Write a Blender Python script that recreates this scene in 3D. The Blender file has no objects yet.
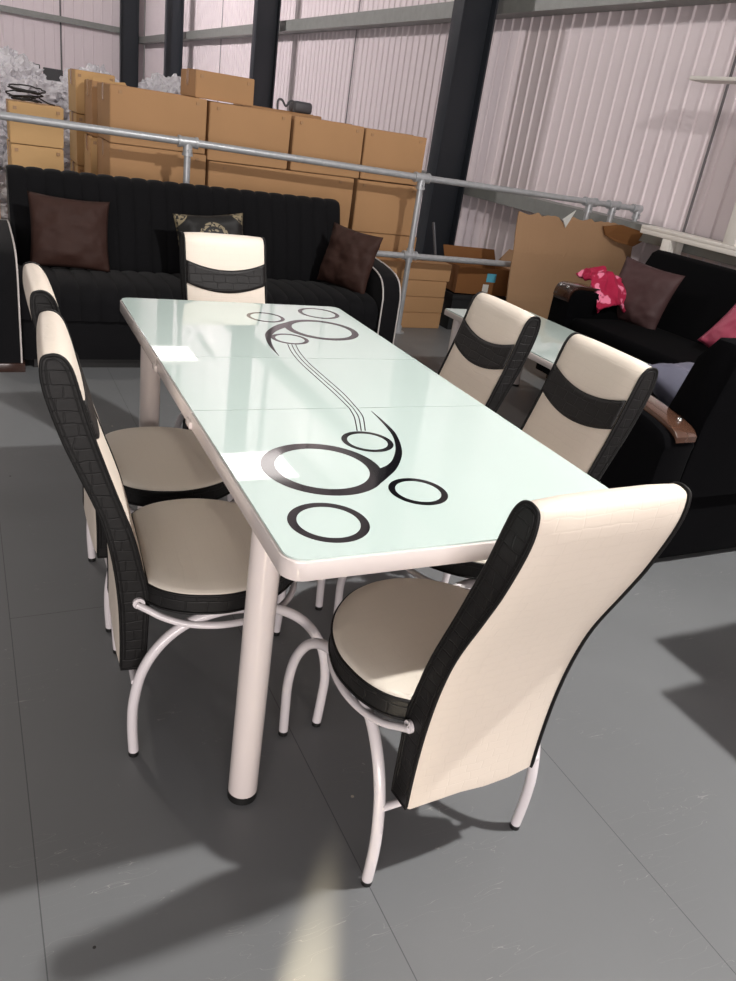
import bpy, bmesh, math, random
from mathutils import Vector, Matrix, noise
random.seed(7)
scene = bpy.context.scene
COL = scene.collection
PI = math.pi

# ---------------------------------------------------------------- materials
def srgb(r, g, b):
    f = lambda c: (c/255/12.92) if c/255 <= .04045 else ((c/255+.055)/1.055)**2.4
    return (f(r), f(g), f(b), 1)

class NT:
    def __init__(s, name):
        s.m = bpy.data.materials.new(name); s.m.use_nodes = True
        s.t = s.m.node_tree; s.n = s.t.nodes; s.l = s.t.links
        s.b = s.n['Principled BSDF']
    def node(s, typ, **kw):
        n = s.n.new(typ)
        for k, v in kw.items(): setattr(n, k, v)
        return n
    def link(s, a, b): s.l.new(a, b)
    def math(s, op, a, b=None, c=None):
        n = s.node('ShaderNodeMath', operation=op)
        for i, v in enumerate((a, b, c)):
            if v is None: continue
            if isinstance(v, (int, float)): n.inputs[i].default_value = v
            else: s.link(v, n.inputs[i])
        return n.outputs[0]
    def mix(s, fac, a, b):
        n = s.node('ShaderNodeMix', data_type='RGBA')
        for sock, v in ((n.inputs[0], fac), (n.inputs[6], a), (n.inputs[7], b)):
            if isinstance(v, (int, float, tuple)): sock.default_value = v
            else: s.link(v, sock)
        return n.outputs[2]
    def bump(s, h, strength=.3, dist=.002):
        n = s.node('ShaderNodeBump'); n.inputs['Strength'].default_value = strength
        n.inputs['Distance'].default_value = dist
        s.link(h, n.inputs['Height']); s.link(n.outputs[0], s.b.inputs['Normal'])
    def coord(s, swz=None, out='Object'):
        tc = s.node('ShaderNodeTexCoord'); o = tc.outputs[out]
        if not swz: return o
        sp = s.node('ShaderNodeSeparateXYZ'); cb = s.node('ShaderNodeCombineXYZ')
        s.link(o, sp.inputs[0])
        for i, ch in enumerate(swz): s.link(sp.outputs['XYZ'.index(ch)], cb.inputs[i])
        return cb.outputs[0]

def plain(name, col, rough=.5, metal=0, var=.08, scale=8, bump=0, bscale=200, coat=0, spec=.5, sheen=0):
    t = NT(name); b = t.b
    co = t.coord()
    nz = t.node('ShaderNodeTexNoise'); nz.inputs['Scale'].default_value = scale; nz.inputs['Detail'].default_value = 4
    t.link(co, nz.inputs['Vector'])
    c2 = tuple(min(1, c*(1-var)) for c in col[:3])+(1,)
    t.link(t.mix(nz.outputs[0], col, c2), b.inputs['Base Color'])
    b.inputs['Roughness'].default_value = rough; b.inputs['Metallic'].default_value = metal
    b.inputs['Specular IOR Level'].default_value = spec
    b.inputs['Coat Weight'].default_value = coat; b.inputs['Coat Roughness'].default_value = .05
    if sheen: b.inputs['Sheen Weight'].default_value = sheen; b.inputs['Sheen Roughness'].default_value = .4
    if bump:
        n2 = t.node('ShaderNodeTexNoise'); n2.inputs['Scale'].default_value = bscale
        t.link(co, n2.inputs['Vector']); t.bump(n2.outputs[0], bump)
    return t.m

def croc(name, col, swz, sx=18, rough=.42, strength=.6, dist=.002, streak=False, spec=.35, cc=.55):
    """crocodile embossed leather: rows of irregular scales"""
    t = NT(name); b = t.b
    co = t.coord(swz)
    nz = t.node('ShaderNodeTexNoise'); nz.inputs['Scale'].default_value = 22; t.link(co, nz.inputs['Vector'])
    sub = t.node('ShaderNodeVectorMath', operation='MULTIPLY_ADD')
    t.link(nz.outputs['Color'], sub.inputs[0]); sub.inputs[1].default_value = (.014, .014, 0); t.link(co, sub.inputs[2])
    br = t.node('ShaderNodeTexBrick'); t.link(sub.outputs[0], br.inputs['Vector'])
    br.inputs['Scale'].default_value = sx; br.inputs['Mortar Size'].default_value = .035
    br.inputs['Mortar Smooth'].default_value = .7; br.inputs['Brick Width'].default_value = .75; br.inputs['Row Height'].default_value = .42
    br.offset = .5; br.squash = 1.3; br.squash_frequency = 3
    fine = t.node('ShaderNodeTexNoise'); fine.inputs['Scale'].default_value = 160; t.link(co, fine.inputs['Vector'])
    h = t.math('ADD', t.math('MULTIPLY', br.outputs['Fac'], -1.0), t.math('MULTIPLY', fine.outputs[0], .35))
    if streak:
        mp = t.node('ShaderNodeMapping'); mp.inputs['Scale'].default_value = (6, 45, 6); t.link(co, mp.inputs[0])
        s2 = t.node('ShaderNodeTexNoise'); s2.inputs['Scale'].default_value = 2.5; t.link(mp.outputs[0], s2.inputs['Vector'])
        h = t.math('ADD', h, t.math('MULTIPLY', s2.outputs[0], 1.4))
    c2 = tuple(c*.8 for c in col[:3])+(1,)
    t.link(t.mix(t.math('MULTIPLY', br.outputs['Fac'], cc), col, c2), b.inputs['Base Color'])
    b.inputs['Roughness'].default_value = rough; b.inputs['Specular IOR Level'].default_value = spec
    t.bump(h, strength, dist)
    return t.m

M = {}
M['cream'] = croc('cream leather', srgb(226, 214, 200), 'YZX', 20, .5, .22, .0009, True, .5, .10)
M['cream_seat'] = croc('cream seat leather', srgb(216, 208, 195), 'YXZ', 16, .45, .10, .0007, True, .5, .06)
M['croc_side'] = croc('black embossed leather side', srgb(20, 19, 19), 'XZY', 17, .5, .5, .002)
M['croc_band'] = croc('black embossed leather band', srgb(24, 22, 22), 'YZX', 17, .55, .6, .002)
M['piping'] = plain('black piping', srgb(13, 12, 12), .55, spec=.3)
M['white_tube'] = plain('white powder coated tube', srgb(222, 216, 218), .25, coat=.4, var=.03)
M['white_rim'] = plain('gloss white lacquer', srgb(222, 212, 208), .22, coat=.4, var=.02)
M['bolt'] = plain('steel bolt', srgb(120, 118, 112), .35, 1)
M['black_plastic'] = plain('black plastic', srgb(20, 20, 20), .5)
M['print'] = plain('black print under glass', srgb(20, 19, 22), .06, var=.02)
M['velvet'] = plain('black velvet', (.0032, .0032, .0043, 1), .88, var=.4, bump=.2, bscale=120, spec=.2, sheen=.05)
M['velvet_dark'] = plain('deep black velvet', (.0012, .0012, .0018, 1), .95, var=.3, bump=.2, bscale=120, spec=.08, sheen=.008)
M['white_piping'] = plain('pale piping', srgb(196, 190, 186), .6)
M['brown_satin'] = plain('dark brown satin', srgb(58, 37, 31), .68, var=.25, scale=14, bump=.3, bscale=30, spec=.25)
M['plum_satin'] = plain('plum satin', srgb(76, 54, 54), .6, var=.25, scale=14, bump=.3, bscale=30, spec=.25)
M['grey_satin'] = plain('slate grey satin', srgb(92, 92, 108), .5, var=.2, scale=12, bump=.2, bscale=30)
M['pink_satin'] = plain('pink satin', srgb(170, 66, 92), .5, var=.2, scale=12, bump=.2, bscale=30)
M['gold'] = plain('dull gold fabric', srgb(150, 134, 100), .5, var=.4, scale=60)
M['black_cloth'] = plain('black cushion cloth', srgb(16, 15, 14), .6)
M['galv'] = plain('galvanised steel', srgb(190, 193, 196), .38, .35, var=.35, scale=30)
M['girt'] = plain('galvanised girt', srgb(150, 152, 148), .5, .2, var=.3, scale=12)
M['column'] = plain('dark blue grey steel paint', srgb(38, 43, 50), .45, var=.15, scale=3, bump=.1, bscale=60)
M['wall'] = plain('white liner sheet', srgb(234, 222, 225), .42, var=.05, scale=.6)
M['joint'] = plain('dark joint sealant', srgb(110, 106, 108), .7)
M['wood_arm'] = plain('polished walnut', srgb(80, 55, 43), .22, var=.35, scale=6, coat=.6)
M['wood_dark'] = plain('dark wood', srgb(58, 36, 28), .25, var=.35, scale=6, coat=.6)
M['chrome'] = plain('chrome', srgb(210, 210, 210), .15, 1)
M['white_paint'] = plain('white painted wood', srgb(232, 228, 220), .45, var=.05, scale=4)
M['tape'] = plain('brown packing tape', srgb(176, 140, 104), .25, var=.15, scale=30)
M['cable'] = plain('black cable', srgb(22, 22, 22), .45)
M['dark_grey'] = plain('dark grey plastic', srgb(70, 70, 74), .5)
M['blue_label'] = plain('pale blue sticker', srgb(90, 178, 205), .5, var=.3, scale=60)
M['white_label'] = plain('white sticker', srgb(210, 210, 205), .5)
M['frame_dark'] = plain('charcoal crate', srgb(28, 29, 31), .6)
M['stick'] = plain('grey metal strip', srgb(120, 122, 126), .4, .6)
M['pale_wood'] = plain('pale wood', srgb(222, 196, 160), .6)

def glass_mat():
    t = NT('mint back painted glass'); b = t.b
    b.inputs['Base Color'].default_value = srgb(200, 216, 211)
    b.inputs['Roughness'].default_value = .025; b.inputs['IOR'].default_value = 1.5
    b.inputs['Coat Weight'].default_value = .25; b.inputs['Coat Roughness'].default_value = .01
    nz = t.node('ShaderNodeTexNoise'); nz.inputs['Scale'].default_value = 3; t.link(t.coord(), nz.inputs['Vector'])
    t.link(t.mix(nz.outputs[0], srgb(200, 216, 211), srgb(195, 212, 206)), b.inputs['Base Color'])
    return t.m
M['glass'] = glass_mat()

def cardboard(name, col):
    t = NT(name); b = t.b; co = t.coord()
    nz = t.node('ShaderNodeTexNoise'); nz.inputs['Scale'].default_value = 3; nz.inputs['Detail'].default_value = 5; t.link(co, nz.inputs['Vector'])
    w = t.node('ShaderNodeTexWave'); w.bands_direction = 'X'; w.inputs['Scale'].default_value = 55; w.inputs['Distortion'].default_value = .4; t.link(co, w.inputs['Vector'])
    c2 = tuple(c*.8 for c in col[:3])+(1,)
    t.link(t.mix(nz.outputs[0], col, c2), b.inputs['Base Color'])
    b.inputs['Roughness'].default_value = .8; b.inputs['Specular IOR Level'].default_value = .2
    t.bump(t.math('ADD', t.math('MULTIPLY', w.outputs['Fac'], .15), nz.outputs[0]), .25, .003)
    return t.m
M['card'] = cardboard('kraft cardboard', srgb(182, 142, 102))
M['card_light'] = cardboard('light kraft cardboard', srgb(210, 172, 122))
M['card_old'] = cardboard('worn kraft cardboard', srgb(170, 136, 104))
M['card_dark'] = cardboard('brown cardboard', srgb(130, 88, 52))

def plastic_bag():
    t = NT('crumpled clear plastic'); b = t.b; co = t.coord()
    b.inputs['Base Color'].default_value = srgb(222, 220, 226); b.inputs['Roughness'].default_value = .25
    b.inputs['Transmission Weight'].default_value = .15; b.inputs['IOR'].default_value = 1.2
    v = t.node('ShaderNodeTexVoronoi'); v.inputs['Scale'].default_value = 9; t.link(co, v.inputs['Vector'])
    n = t.node('ShaderNodeTexNoise'); n.inputs['Scale'].default_value = 14; n.inputs['Detail'].default_value = 6; t.link(co, n.inputs['Vector'])
    t.link(t.mix(n.outputs[0], srgb(246, 244, 248), srgb(205, 203, 212)), b.inputs['Base Color'])
    t.bump(t.math('ADD', v.outputs['Distance'], n.outputs[0]), .9, .05)
    return t.m
M['bag'] = plastic_bag()

def blanket_mat():
    t = NT('magenta fleece with pale pattern'); b = t.b
    v = t.node('ShaderNodeTexNoise'); v.inputs['Scale'].default_value = 11; t.link(t.coord(), v.inputs['Vector'])
    r = t.node('ShaderNodeValToRGB'); r.color_ramp.elements[0].position = .57; r.color_ramp.elements[0].color = srgb(165, 20, 62)
    r.color_ramp.elements[1].position = .61; r.color_ramp.elements[1].color = srgb(232, 130, 160)
    t.link(v.outputs[0], r.inputs[0]); t.link(r.outputs[0], b.inputs['Base Color']); b.inputs['Roughness'].default_value = .9
    return t.m
M['blanket'] = blanket_mat()

def floor_mat():
    t = NT('grey painted floor sheets'); b = t.b
    tc = t.node('ShaderNodeTexCoord'); sp = t.node('ShaderNodeSeparateXYZ'); t.link(tc.outputs['Object'], sp.inputs[0])
    X, Y = sp.outputs[0], sp.outputs[1]
    xs = t.math('DIVIDE', t.math('ADD', X, .352), .5865)
    col = t.math('FLOOR', xs); fx = t.math('SUBTRACT', xs, col)
    ex = t.math('ADD', t.math('MULTIPLY', t.math('MINIMUM', fx, t.math('SUBTRACT', 1.0, fx)), .5865), t.math('GREATER_THAN', X, 1.1))
    ys = t.math('DIVIDE', t.math('ADD', t.math('SUBTRACT', Y, 1.026), t.math('MULTIPLY', t.math('ADD', col, .0), 2.1)), 4.8)
    fy = t.math('FRACT', ys)
    ey = t.math('MULTIPLY', t.math('MINIMUM', fy, t.math('SUBTRACT', 1.0, fy)), 4.8)
    e = t.math('MINIMUM', ex, ey)
    seam = t.math('LESS_THAN', e, .0011)
    nz = t.node('ShaderNodeTexNoise'); nz.inputs['Scale'].default_value = 1.7; nz.inputs['Detail'].default_value = 6; t.link(tc.outputs['Object'], nz.inputs['Vector'])
    base = t.mix(nz.outputs[0], srgb(117, 119, 121), srgb(105, 107, 108))
    # scratches
    mp = t.node('ShaderNodeMapping'); mp.inputs['Rotation'].default_value = (0, 0, .7); mp.inputs['Scale'].default_value = (1, 6, 1); t.link(tc.outputs['Object'], mp.inputs[0])
    sc = t.node('ShaderNodeTexNoise'); sc.inputs['Scale'].default_value = 5; sc.inputs['Detail'].default_value = 2; t.link(mp.outputs[0], sc.inputs['Vector'])
    line = t.math('LESS_THAN', t.math('ABSOLUTE', t.math('SUBTRACT', sc.outputs[0], .5)), .0012)
    big = t.node('ShaderNodeTexNoise'); big.inputs['Scale'].default_value = 3.3; t.link(tc.outputs['Object'], big.inputs['Vector'])
    line = t.math('MULTIPLY', line, t.math('GREATER_THAN', big.outputs[0], .56))
    base = t.mix(t.math('MULTIPLY', line, .5), base, srgb(160, 158, 154))
    # dark screw dots and pale chips
    v = t.node('ShaderNodeTexVoronoi'); v.inputs['Scale'].default_value = 6.5; t.link(tc.outputs['Object'], v.inputs['Vector'])
    dots = t.math('LESS_THAN', v.outputs['Distance'], .030)
    sepc = t.node('ShaderNodeSeparateColor'); t.link(v.outputs['Color'], sepc.inputs[0])
    dk = t.math('MULTIPLY', dots, t.math('LESS_THAN', sepc.outputs[0], .22))
    lt = t.math('MULTIPLY', dots, t.math('GREATER_THAN', sepc.outputs[0], .75))
    base = t.mix(dk, base, srgb(40, 38, 36)); base = t.mix(lt, base, srgb(178, 172, 156))
    base = t.mix(t.math('MULTIPLY', seam, .6), base, srgb(40, 40, 42))
    t.link(base, b.inputs['Base Color'])
    b.inputs['Roughness'].default_value = .42; b.inputs['Specular IOR Level'].default_value = .4
    t.bump(t.math('ADD', t.math('MULTIPLY', seam, -1.0), t.math('MULTIPLY', nz.outputs[0], .3)), .3, .003)
    return t.m
M['floor'] = floor_mat()

# ---------------------------------------------------------------- helpers
def link(name, me, mat, parent=None, smooth=True, loc=None):
    o = bpy.data.objects.new(name, me); COL.objects.link(o)
    if mat: me.materials.append(mat)
    if parent: o.parent = parent
    if loc: o.location = loc
    for p_ in me.polygons: p_.use_smooth = smooth
    return o

def from_bm(name, bm, mat, parent=None, smooth=False, auto=None):
    bmesh.ops.recalc_face_normals(bm, faces=bm.faces)
    me = bpy.data.meshes.new(name); bm.to_mesh(me); bm.free()
    o = link(name, me, mat, parent, smooth)
    if auto: me.set_sharp_from_angle(angle=math.radians(auto))
    return o

def add_box(bm, x0, x1, y0, y1, z0, z1, bev=0, seg=2, rot=None):
    r = bmesh.ops.create_cube(bm, size=1)
    vs = r['verts']
    for v in vs:
        v.co = Vector(((x0+x1)/2+v.co.x*(x1-x0), (y0+y1)/2+v.co.y*(y1-y0), (z0+z1)/2+v.co.z*(z1-z0)))
    if rot: bmesh.ops.transform(bm, matrix=rot, verts=vs)
    if bev:
        es = list({e for v in vs for e in v.link_edges})
        bmesh.ops.bevel(bm, geom=es, offset=bev, segments=seg, profile=.5, affect='EDGES')

def box(name, x0, x1, y0, y1, z0, z1, mat, parent=None, bev=.003, seg=2, rot=None):
    bm = bmesh.new(); add_box(bm, x0, x1, y0, y1, z0, z1, bev, seg, rot)
    return from_bm(name, bm, mat, parent, True, 40)

def catmull(pts, n=8, closed=False):
    P = [Vector(p) for p in pts]; out = []
    N = len(P); rng = range(N) if closed else range(N-1)
    for i in rng:
        if closed: p0, p1, p2, p3 = P[i-1], P[i], P[(i+1) % N], P[(i+2) % N]
        else: p0, p1, p2, p3 = P[max(i-1, 0)], P[i], P[i+1], P[min(i+2, N-1)]
        for k in range(n):
            t = k/n; t2 = t*t; t3 = t2*t
            out.append(.5*((2*p1)+(-p0+p2)*t+(2*p0-5*p1+4*p2-p3)*t2+(-p0+3*p1-3*p2+p3)*t3))
    if not closed: out.append(P[-1])
    return out

def add_tube(bm, pts, r, seg=12, closed=False, flat=1.0):
    pts = [Vector(p) for p in pts]; N = len(pts); rings = []
    prev = None
    for i, p in enumerate(pts):
        if closed: d = pts[(i+1) % N]-pts[i-1]
        else: d = pts[min(i+1, N-1)]-pts[max(i-1, 0)]
        d.normalize()
        if prev is None:
            a = Vector((0, 0, 1)) if abs(d.z) < .9 else Vector((1, 0, 0))
            n = (a-d*a.dot(d)).normalized()
        else: n = (prev-d*prev.dot(d)).normalized()
        prev = n; b = d.cross(n)
        rr = r[i] if isinstance(r, (list, tuple)) else r
        rings.append([bm.verts.new(p+(n*math.cos(2*PI*k/seg)+b*math.sin(2*PI*k/seg)*flat)*rr) for k in range(seg)])
    for i in range(N if closed else N-1):
        a, b = rings[i], rings[(i+1) % N]
        for k in range(seg): bm.faces.new((a[k], a[(k+1) % seg], b[(k+1) % seg], b[k]))
    if not closed:
        bm.faces.new(rings[0][::-1]); bm.faces.new(rings[-1])

def tube(name, pts, r, mat, parent=None, seg=12, closed=False, smooth_n=0, flat=1.0):
    if smooth_n: pts = catmull(pts, smooth_n, closed)
    bm = bmesh.new(); add_tube(bm, pts, r, seg, closed, flat)
    return from_bm(name, bm, mat, parent, True, 50)

def add_prism(bm, poly, axis, a, b):
    """poly: 2-D outline; axis 'y': (x,z) swept along y; 'z': (x,y) swept along z; 'x': (y,z) swept along x"""
    def P(u, v, w):
        return {'y': (u, w, v), 'z': (u, v, w), 'x': (w, u, v)}[axis]
    A = [bm.verts.new(P(u, v, a)) for u, v in poly]; B = [bm.verts.new(P(u, v, b)) for u, v in poly]
    n = len(poly); bm.faces.new(A); bm.faces.new(B[::-1])
    for i in range(n): bm.faces.new((A[i], A[(i+1) % n], B[(i+1) % n], B[i]))

def prism(name, poly, axis, a, b, mat, parent=None, bev=0, auto=35):
    bm = bmesh.new(); add_prism(bm, poly, axis, a, b)
    if bev:
        bmesh.ops.recalc_face_normals(bm, faces=bm.faces)
        caps = [f for f in bm.faces if len(f.verts) > 4 or len(poly) <= 4]
        es = list({e for f in bm.faces if len(f.verts) == len(poly) and len(poly) > 4 for e in f.edges}) or list(bm.edges)
        bmesh.ops.bevel(bm, geom=es, offset=bev, segments=2, profile=.5, affect='EDGES')
    return from_bm(name, bm, mat, parent, True, auto)

def empty(name, label, cat, loc=(0, 0, 0), rz=0, group=None):
    o = bpy.data.objects.new(name, None); COL.objects.link(o)
    o.empty_display_size = .1
    o.location = loc; o.rotation_euler = (0, 0, rz)
    o['label'] = label; o['category'] = cat
    if group: o['group'] = group
    return o
def tag(o, label, cat, group=None):
    o['label'] = label; o['category'] = cat
    if group: o['group'] = group
    return o
def structure(o): o['kind'] = 'structure'; return o
def kids(o): return [c for c in bpy.data.objects if c.parent == o]
def copy_tree(o, parent=None):
    c = o.copy(); COL.objects.link(c)
    if parent: c.parent = parent
    for ch in kids(o): copy_tree(ch, c)
    return c

# ---------------------------------------------------------------- camera (solved from the table, floor seams and columns)
cam = bpy.data.cameras.new('camera'); co = bpy.data.objects.new('camera', cam); COL.objects.link(co)
yaw, pit, rol = (0.510953, 0.436935, -0.156847)
fwd = Vector((math.sin(yaw)*math.cos(pit), math.cos(yaw)*math.cos(pit), -math.sin(pit)))
rt = Vector((math.cos(yaw), -math.sin(yaw), 0)); dn = fwd.cross(rt)
r_ = math.cos(rol)*rt+math.sin(rol)*dn; d_ = -math.sin(rol)*rt+math.cos(rol)*dn
mw = Matrix((( r_.x, -d_.x, -fwd.x), (r_.y, -d_.y, -fwd.y), (r_.z, -d_.z, -fwd.z))).to_4x4()
mw.translation = Vector((-0.39102, -0.90349, 1.34403))
co.matrix_world = mw
cam.sensor_fit = 'VERTICAL'; cam.sensor_height = 24; cam.lens = 774.636/981*24; cam.clip_start = .02
scene.camera = co

# ---------------------------------------------------------------- setting
bm = bmesh.new(); add_box(bm, -14, 4.6, -4, 24.7, -.1, 0)
structure(from_bm('floor', bm, M['floor']))

def ribbed(name, length, height, pitch, start, place, skip=()):
    """trapezoid liner sheet as a height profile swept upward; place(s, d, z) -> xyz, d = depth toward the room"""
    bm = bmesh.new(); prof = [(start, 0)]
    s = start+pitch*.5
    while s < start+length-pitch:
        prof += [(s-.018, 0), (s-.009, .014), (s+.009, .014), (s+.018, 0)]; s += pitch
    prof.append((start+length, 0))
    A = [bm.verts.new(place(s, d, 0)) for s, d in prof]; B = [bm.verts.new(place(s, d, height)) for s, d in prof]
    A2 = [bm.verts.new(place(start, -.1, 0)), bm.verts.new(place(start+length, -.1, 0))]
    B2 = [bm.verts.new(place(start, -.1, height)), bm.verts.new(place(start+length, -.1, height))]
    for i in range(len(prof)-1): bm.faces.new((A[i], A[i+1], B[i+1], B[i]))
    bm.faces.new((A2[0], A2[1], B2[1], B2[0]))
    return from_bm(name, bm, M['wall'], None, False)
wr = structure(ribbed('wall_right', 28.6, 8, .155, -4, lambda s, d, z: (4.52-d, s, z)))
wb = structure(ribbed('wall_back', 18.5, 8, .25, -14, lambda s, d, z: (s, 24.6-d, z)))
for y in (-2.9, 3.6, 10.1, 16.7):
    structure(box('trim_1', 4.494, 4.503, y-.009, y+.009, 0, 8, M['joint'], bev=0))
for x in (-10, -4, 2.3):
    structure(box('trim_2', x-.02, x+.02, 24.57, 24.58, 0, 8, M['joint'], bev=0))

def girt(name, z, h, y0, y1):
    bm = bmesh.new()
    poly = [(4.30, z), (4.50, z), (4.50, z+.006), (4.306, z+.006), (4.306, z+h-.006), (4.50, z+h-.006), (4.50, z+h), (4.30, z+h)]
    add_prism(bm, poly, 'y', y0, y1)
    return structure(from_bm(name, bm, M['girt']))
girt('trim_3', .83, .12, -4, 24.5); girt('trim_4', 2.46, .15, -4, 24.5); girt('trim_5', 4.2, .15, -4, 24.5)
bm = bmesh.new(); add_box(bm, -14, 4.28, 24.40, 24.55, 2.62, 2.76); structure(from_bm('trim_6', bm, M['girt']))
bm = bmesh.new(); add_box(bm, -14, 4.28, 24.40, 24.55, 4.3, 4.44); structure(from_bm('trim_7', bm, M['girt']))

def h_column(y, label, x0=3.86, x1=4.23, w=.19):
    e = empty('steel_column', label, 'column', ((x0+x1)/2, y, 0), 0, 'steel columns along the clad wall')
    c = (x0+x1)/2
    bm = bmesh.new(); add_box(bm, x0-c, x0-c+.02, -w/2, w/2, 0, 8, .002); from_bm('flange', bm, M['column'], e, True, 40)
    bm = bmesh.new(); add_box(bm, x1-c-.02, x1-c, -w/2, w/2, 0, 8, .002); from_bm('flange', bm, M['column'], e, True, 40)
    bm = bmesh.new(); add_box(bm, x0-c+.02, x1-c-.02, -.008, .008, 0, 8); from_bm('web', bm, M['column'], e, False)
    bm = bmesh.new(); add_box(bm, x0-c-.03, x1-c+.03, -w/2-.03, w/2+.03, 0, .02); from_bm('base_plate', bm, M['column'], e, False)
    return e
h_column(6.42, 'dark blue grey steel column nearest the camera, right of the cardboard box stacks')
h_column(12.55, 'dark steel column rising behind the box that sits on top of the stacks')
h_column(18.9, 'dark steel column between the corner column and the one behind the top box')
h_column(24.3, 'farthest dark steel column, in the corner of the warehouse behind the plastic bags', 3.8, 4.28)

# ---------------------------------------------------------------- railing
RZ, RM, RY = 1.085, .55, 4.05
rail = empty('guard_rail', 'galvanised tube guard rail with clamp fittings in front of the cardboard boxes', 'railing', (2.43, RY, 0))
def rp(x, z): return (x-2.43, 0, z)
tube('top_rail', [rp(-2.6, 1.135), rp(.82, 1.10), rp(2.41, 1.07), rp(4.42, 1.045)], .021, M['galv'], rail, 16)
tube('middle_rail', [rp(-2.6, .57), rp(4.42, .54)], .021, M['galv'], rail, 16)
for x, zt in ((-1.0, 1.12), (.82, 1.10), (2.42, 1.07), (3.92, 1.052), (4.16, 1.05), (4.42, 1.045)):
    po = tube('post', [rp(x, 0), rp(x, zt)], .020, M['galv'], rail, 16)
    bm = bmesh.new(); add_tube(bm, [rp(x-.055, zt), rp(x+.055, zt)] if x < 4.4 else [rp(x-.055, zt), rp(x+.03, zt)], .029, 16)
    add_tube(bm, [rp(x, zt), rp(x, zt-.07)], .028, 16)
    for dx in (-.05, .05):
        if x+dx < 4.45: add_tube(bm, [rp(x+dx-.008, zt), rp(x+dx+.008, zt)], .033, 16)
    add_tube(bm, [rp(x, zt-.06), rp(x, zt-.075)], .032, 16)
    add_tube(bm, [(x-2.43, -.026, zt-.045), (x-2.43, -.040, zt-.045)], .008, 8)
    from_bm('clamp', bm, M['galv'], po, True, 40)
    bm = bmesh.new(); add_tube(bm, [rp(x-.05, .553), rp(x+.05, .553)], .028, 16); add_tube(bm, [rp(x, .51), rp(x, .60)], .027, 16)
    for dx in (-.045, .045): add_tube(bm, [rp(x+dx-.008, .553), rp(x+dx+.008, .553)], .032, 16)
    from_bm('clamp', bm, M['galv'], po, True, 40)
    bm = bmesh.new(); add_tube(bm, [rp(x, .0), rp(x, .008)], .05, 16); add_tube(bm, [rp(x, .008), rp(x, .05)], .028, 16)
    from_bm('base_flange', bm, M['galv'], po, True, 40)

# ---------------------------------------------------------------- dining table
TH = -0.01603
TW, TL, H = .748, 1.613, .75
Y2, Y1 = .623, 1.0
table = empty('dining_table', 'long extending dining table with mint glass top and black swirl and ring print', 'table', (0, 0, 0), TH)
def rrect(x0, x1, y0, y1, r, corners):
    """corners: set of 'sw','se','ne','nw' that are rounded"""
    out = []
    for nm, cx, cy, a0, px, py in (('sw', x0+r, y0+r, PI, x0, y0), ('se', x1-r, y0+r, 1.5*PI, x1, y0), ('ne', x1-r, y1-r, 0, x1, y1), ('nw', x0+r, y1-r, .5*PI, x0, y1)):
        if nm in corners: out += [(cx+r*math.cos(a0+k*PI/16), cy+r*math.sin(a0+k*PI/16)) for k in range(9)]
        else: out.append((px, py))
    return out
for y0, y1, cs in ((0, Y2-.0015, {'sw', 'se'}), (Y2+.0005, Y1-.0005, set()), (Y1+.0015, TL, {'ne', 'nw'})):
    body = prism('tabletop_section', rrect(0, TW, y0, y1, .035, cs), 'z', .712, .7465, M['white_rim'], table, bev=.003)
    i = .0045
    gl = prism('glass_panel', rrect(i, TW-i, y0+(i if 'sw' in cs else .0004), y1-(i if 'ne' in cs else .0004), .032, cs), 'z', .7466, .7500, M['glass'], body, bev=0)
for y in (Y2, Y1):
    for x in (-.0015, TW+.0015):
        box('latch', x-.004, x+.004, y-.018, y+.018, .714, .730, M['white_rim'], table, bev=.002)
for x, y in ((.062, .256), (TW-.062, .256), (.062, TL-.22), (TW-.062, TL-.22)):
    lg = tube('leg', [(x, y, .018), (x, y, .4), (x, y, .712)], [.0315, .0305, .0295], M['white_rim'], table, 28)
    tube('foot_pad', [(x, y, 0), (x, y, .019)], .0318, M['black_plastic'], lg, 28)
bm = bmesh.new()
add_box(bm, .10, .125, .29, TL-.35, .665, .712); add_box(bm, TW-.125, TW-.10, .29, TL-.35, .665, .712)
add_box(bm, .125, TW-.125, .29, .31, .665, .712); add_box(bm, .125, TW-.125, TL-.37, TL-.35, .665, .712)
from_bm('under_frame', bm, M['white_rim'], table)

# printed swirl: flat black print on the glass
pb = bmesh.new(); ZP = .7502
def ring(cx, cy, R, dx, dy, r, n=56):
    o = [pb.verts.new((cx+R*math.cos(2*PI*k/n), cy+R*math.sin(2*PI*k/n), ZP)) for k in range(n)]
    i = [pb.verts.new((cx+dx+r*math.cos(2*PI*k/n), cy+dy+r*math.sin(2*PI*k/n), ZP)) for k in range(n)]
    for k in range(n): pb.faces.new((o[k], o[(k+1) % n], i[(k+1) % n], i[k]))
def ribbon(a, b):
    a = catmull([(x, y, ZP) for x, y in a], 6); b = catmull([(x, y, ZP) for x, y in b], 6)
    A = [pb.verts.new(v) for v in a]; B = [pb.verts.new(v) for v in b]
    for k in range(len(A)-1): pb.faces.new((A[k], A[k+1], B[k+1], B[k]))
ring(.179, .313, .1165, .000, .0, .0905); ring(.110, .109, .0685, 0, 0, .0532)
ring(.323, .193, .056, 0, 0, .0432); ring(.326, .428, .0553, 0, 0, .0430)
ring(.4225, 1.426, .0605, 0, 0, .0484); ring(.6335, 1.5035, .0703, 0, 0, .0563)
ring(.563, 1.297, .117, .001, 0, .0942); ring(.4195, 1.185, .0556, 0, 0, .0430)
ZP = .7503
ribbon([(.415, .601), (.416, .533), (.410, .46), (.379, .37), (.333, .299), (.290, .256), (.262, .232)],
       [(.414, .601), (.409, .537), (.399, .461), (.376, .395), (.341, .337), (.312, .308), (.278, .291)])
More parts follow.
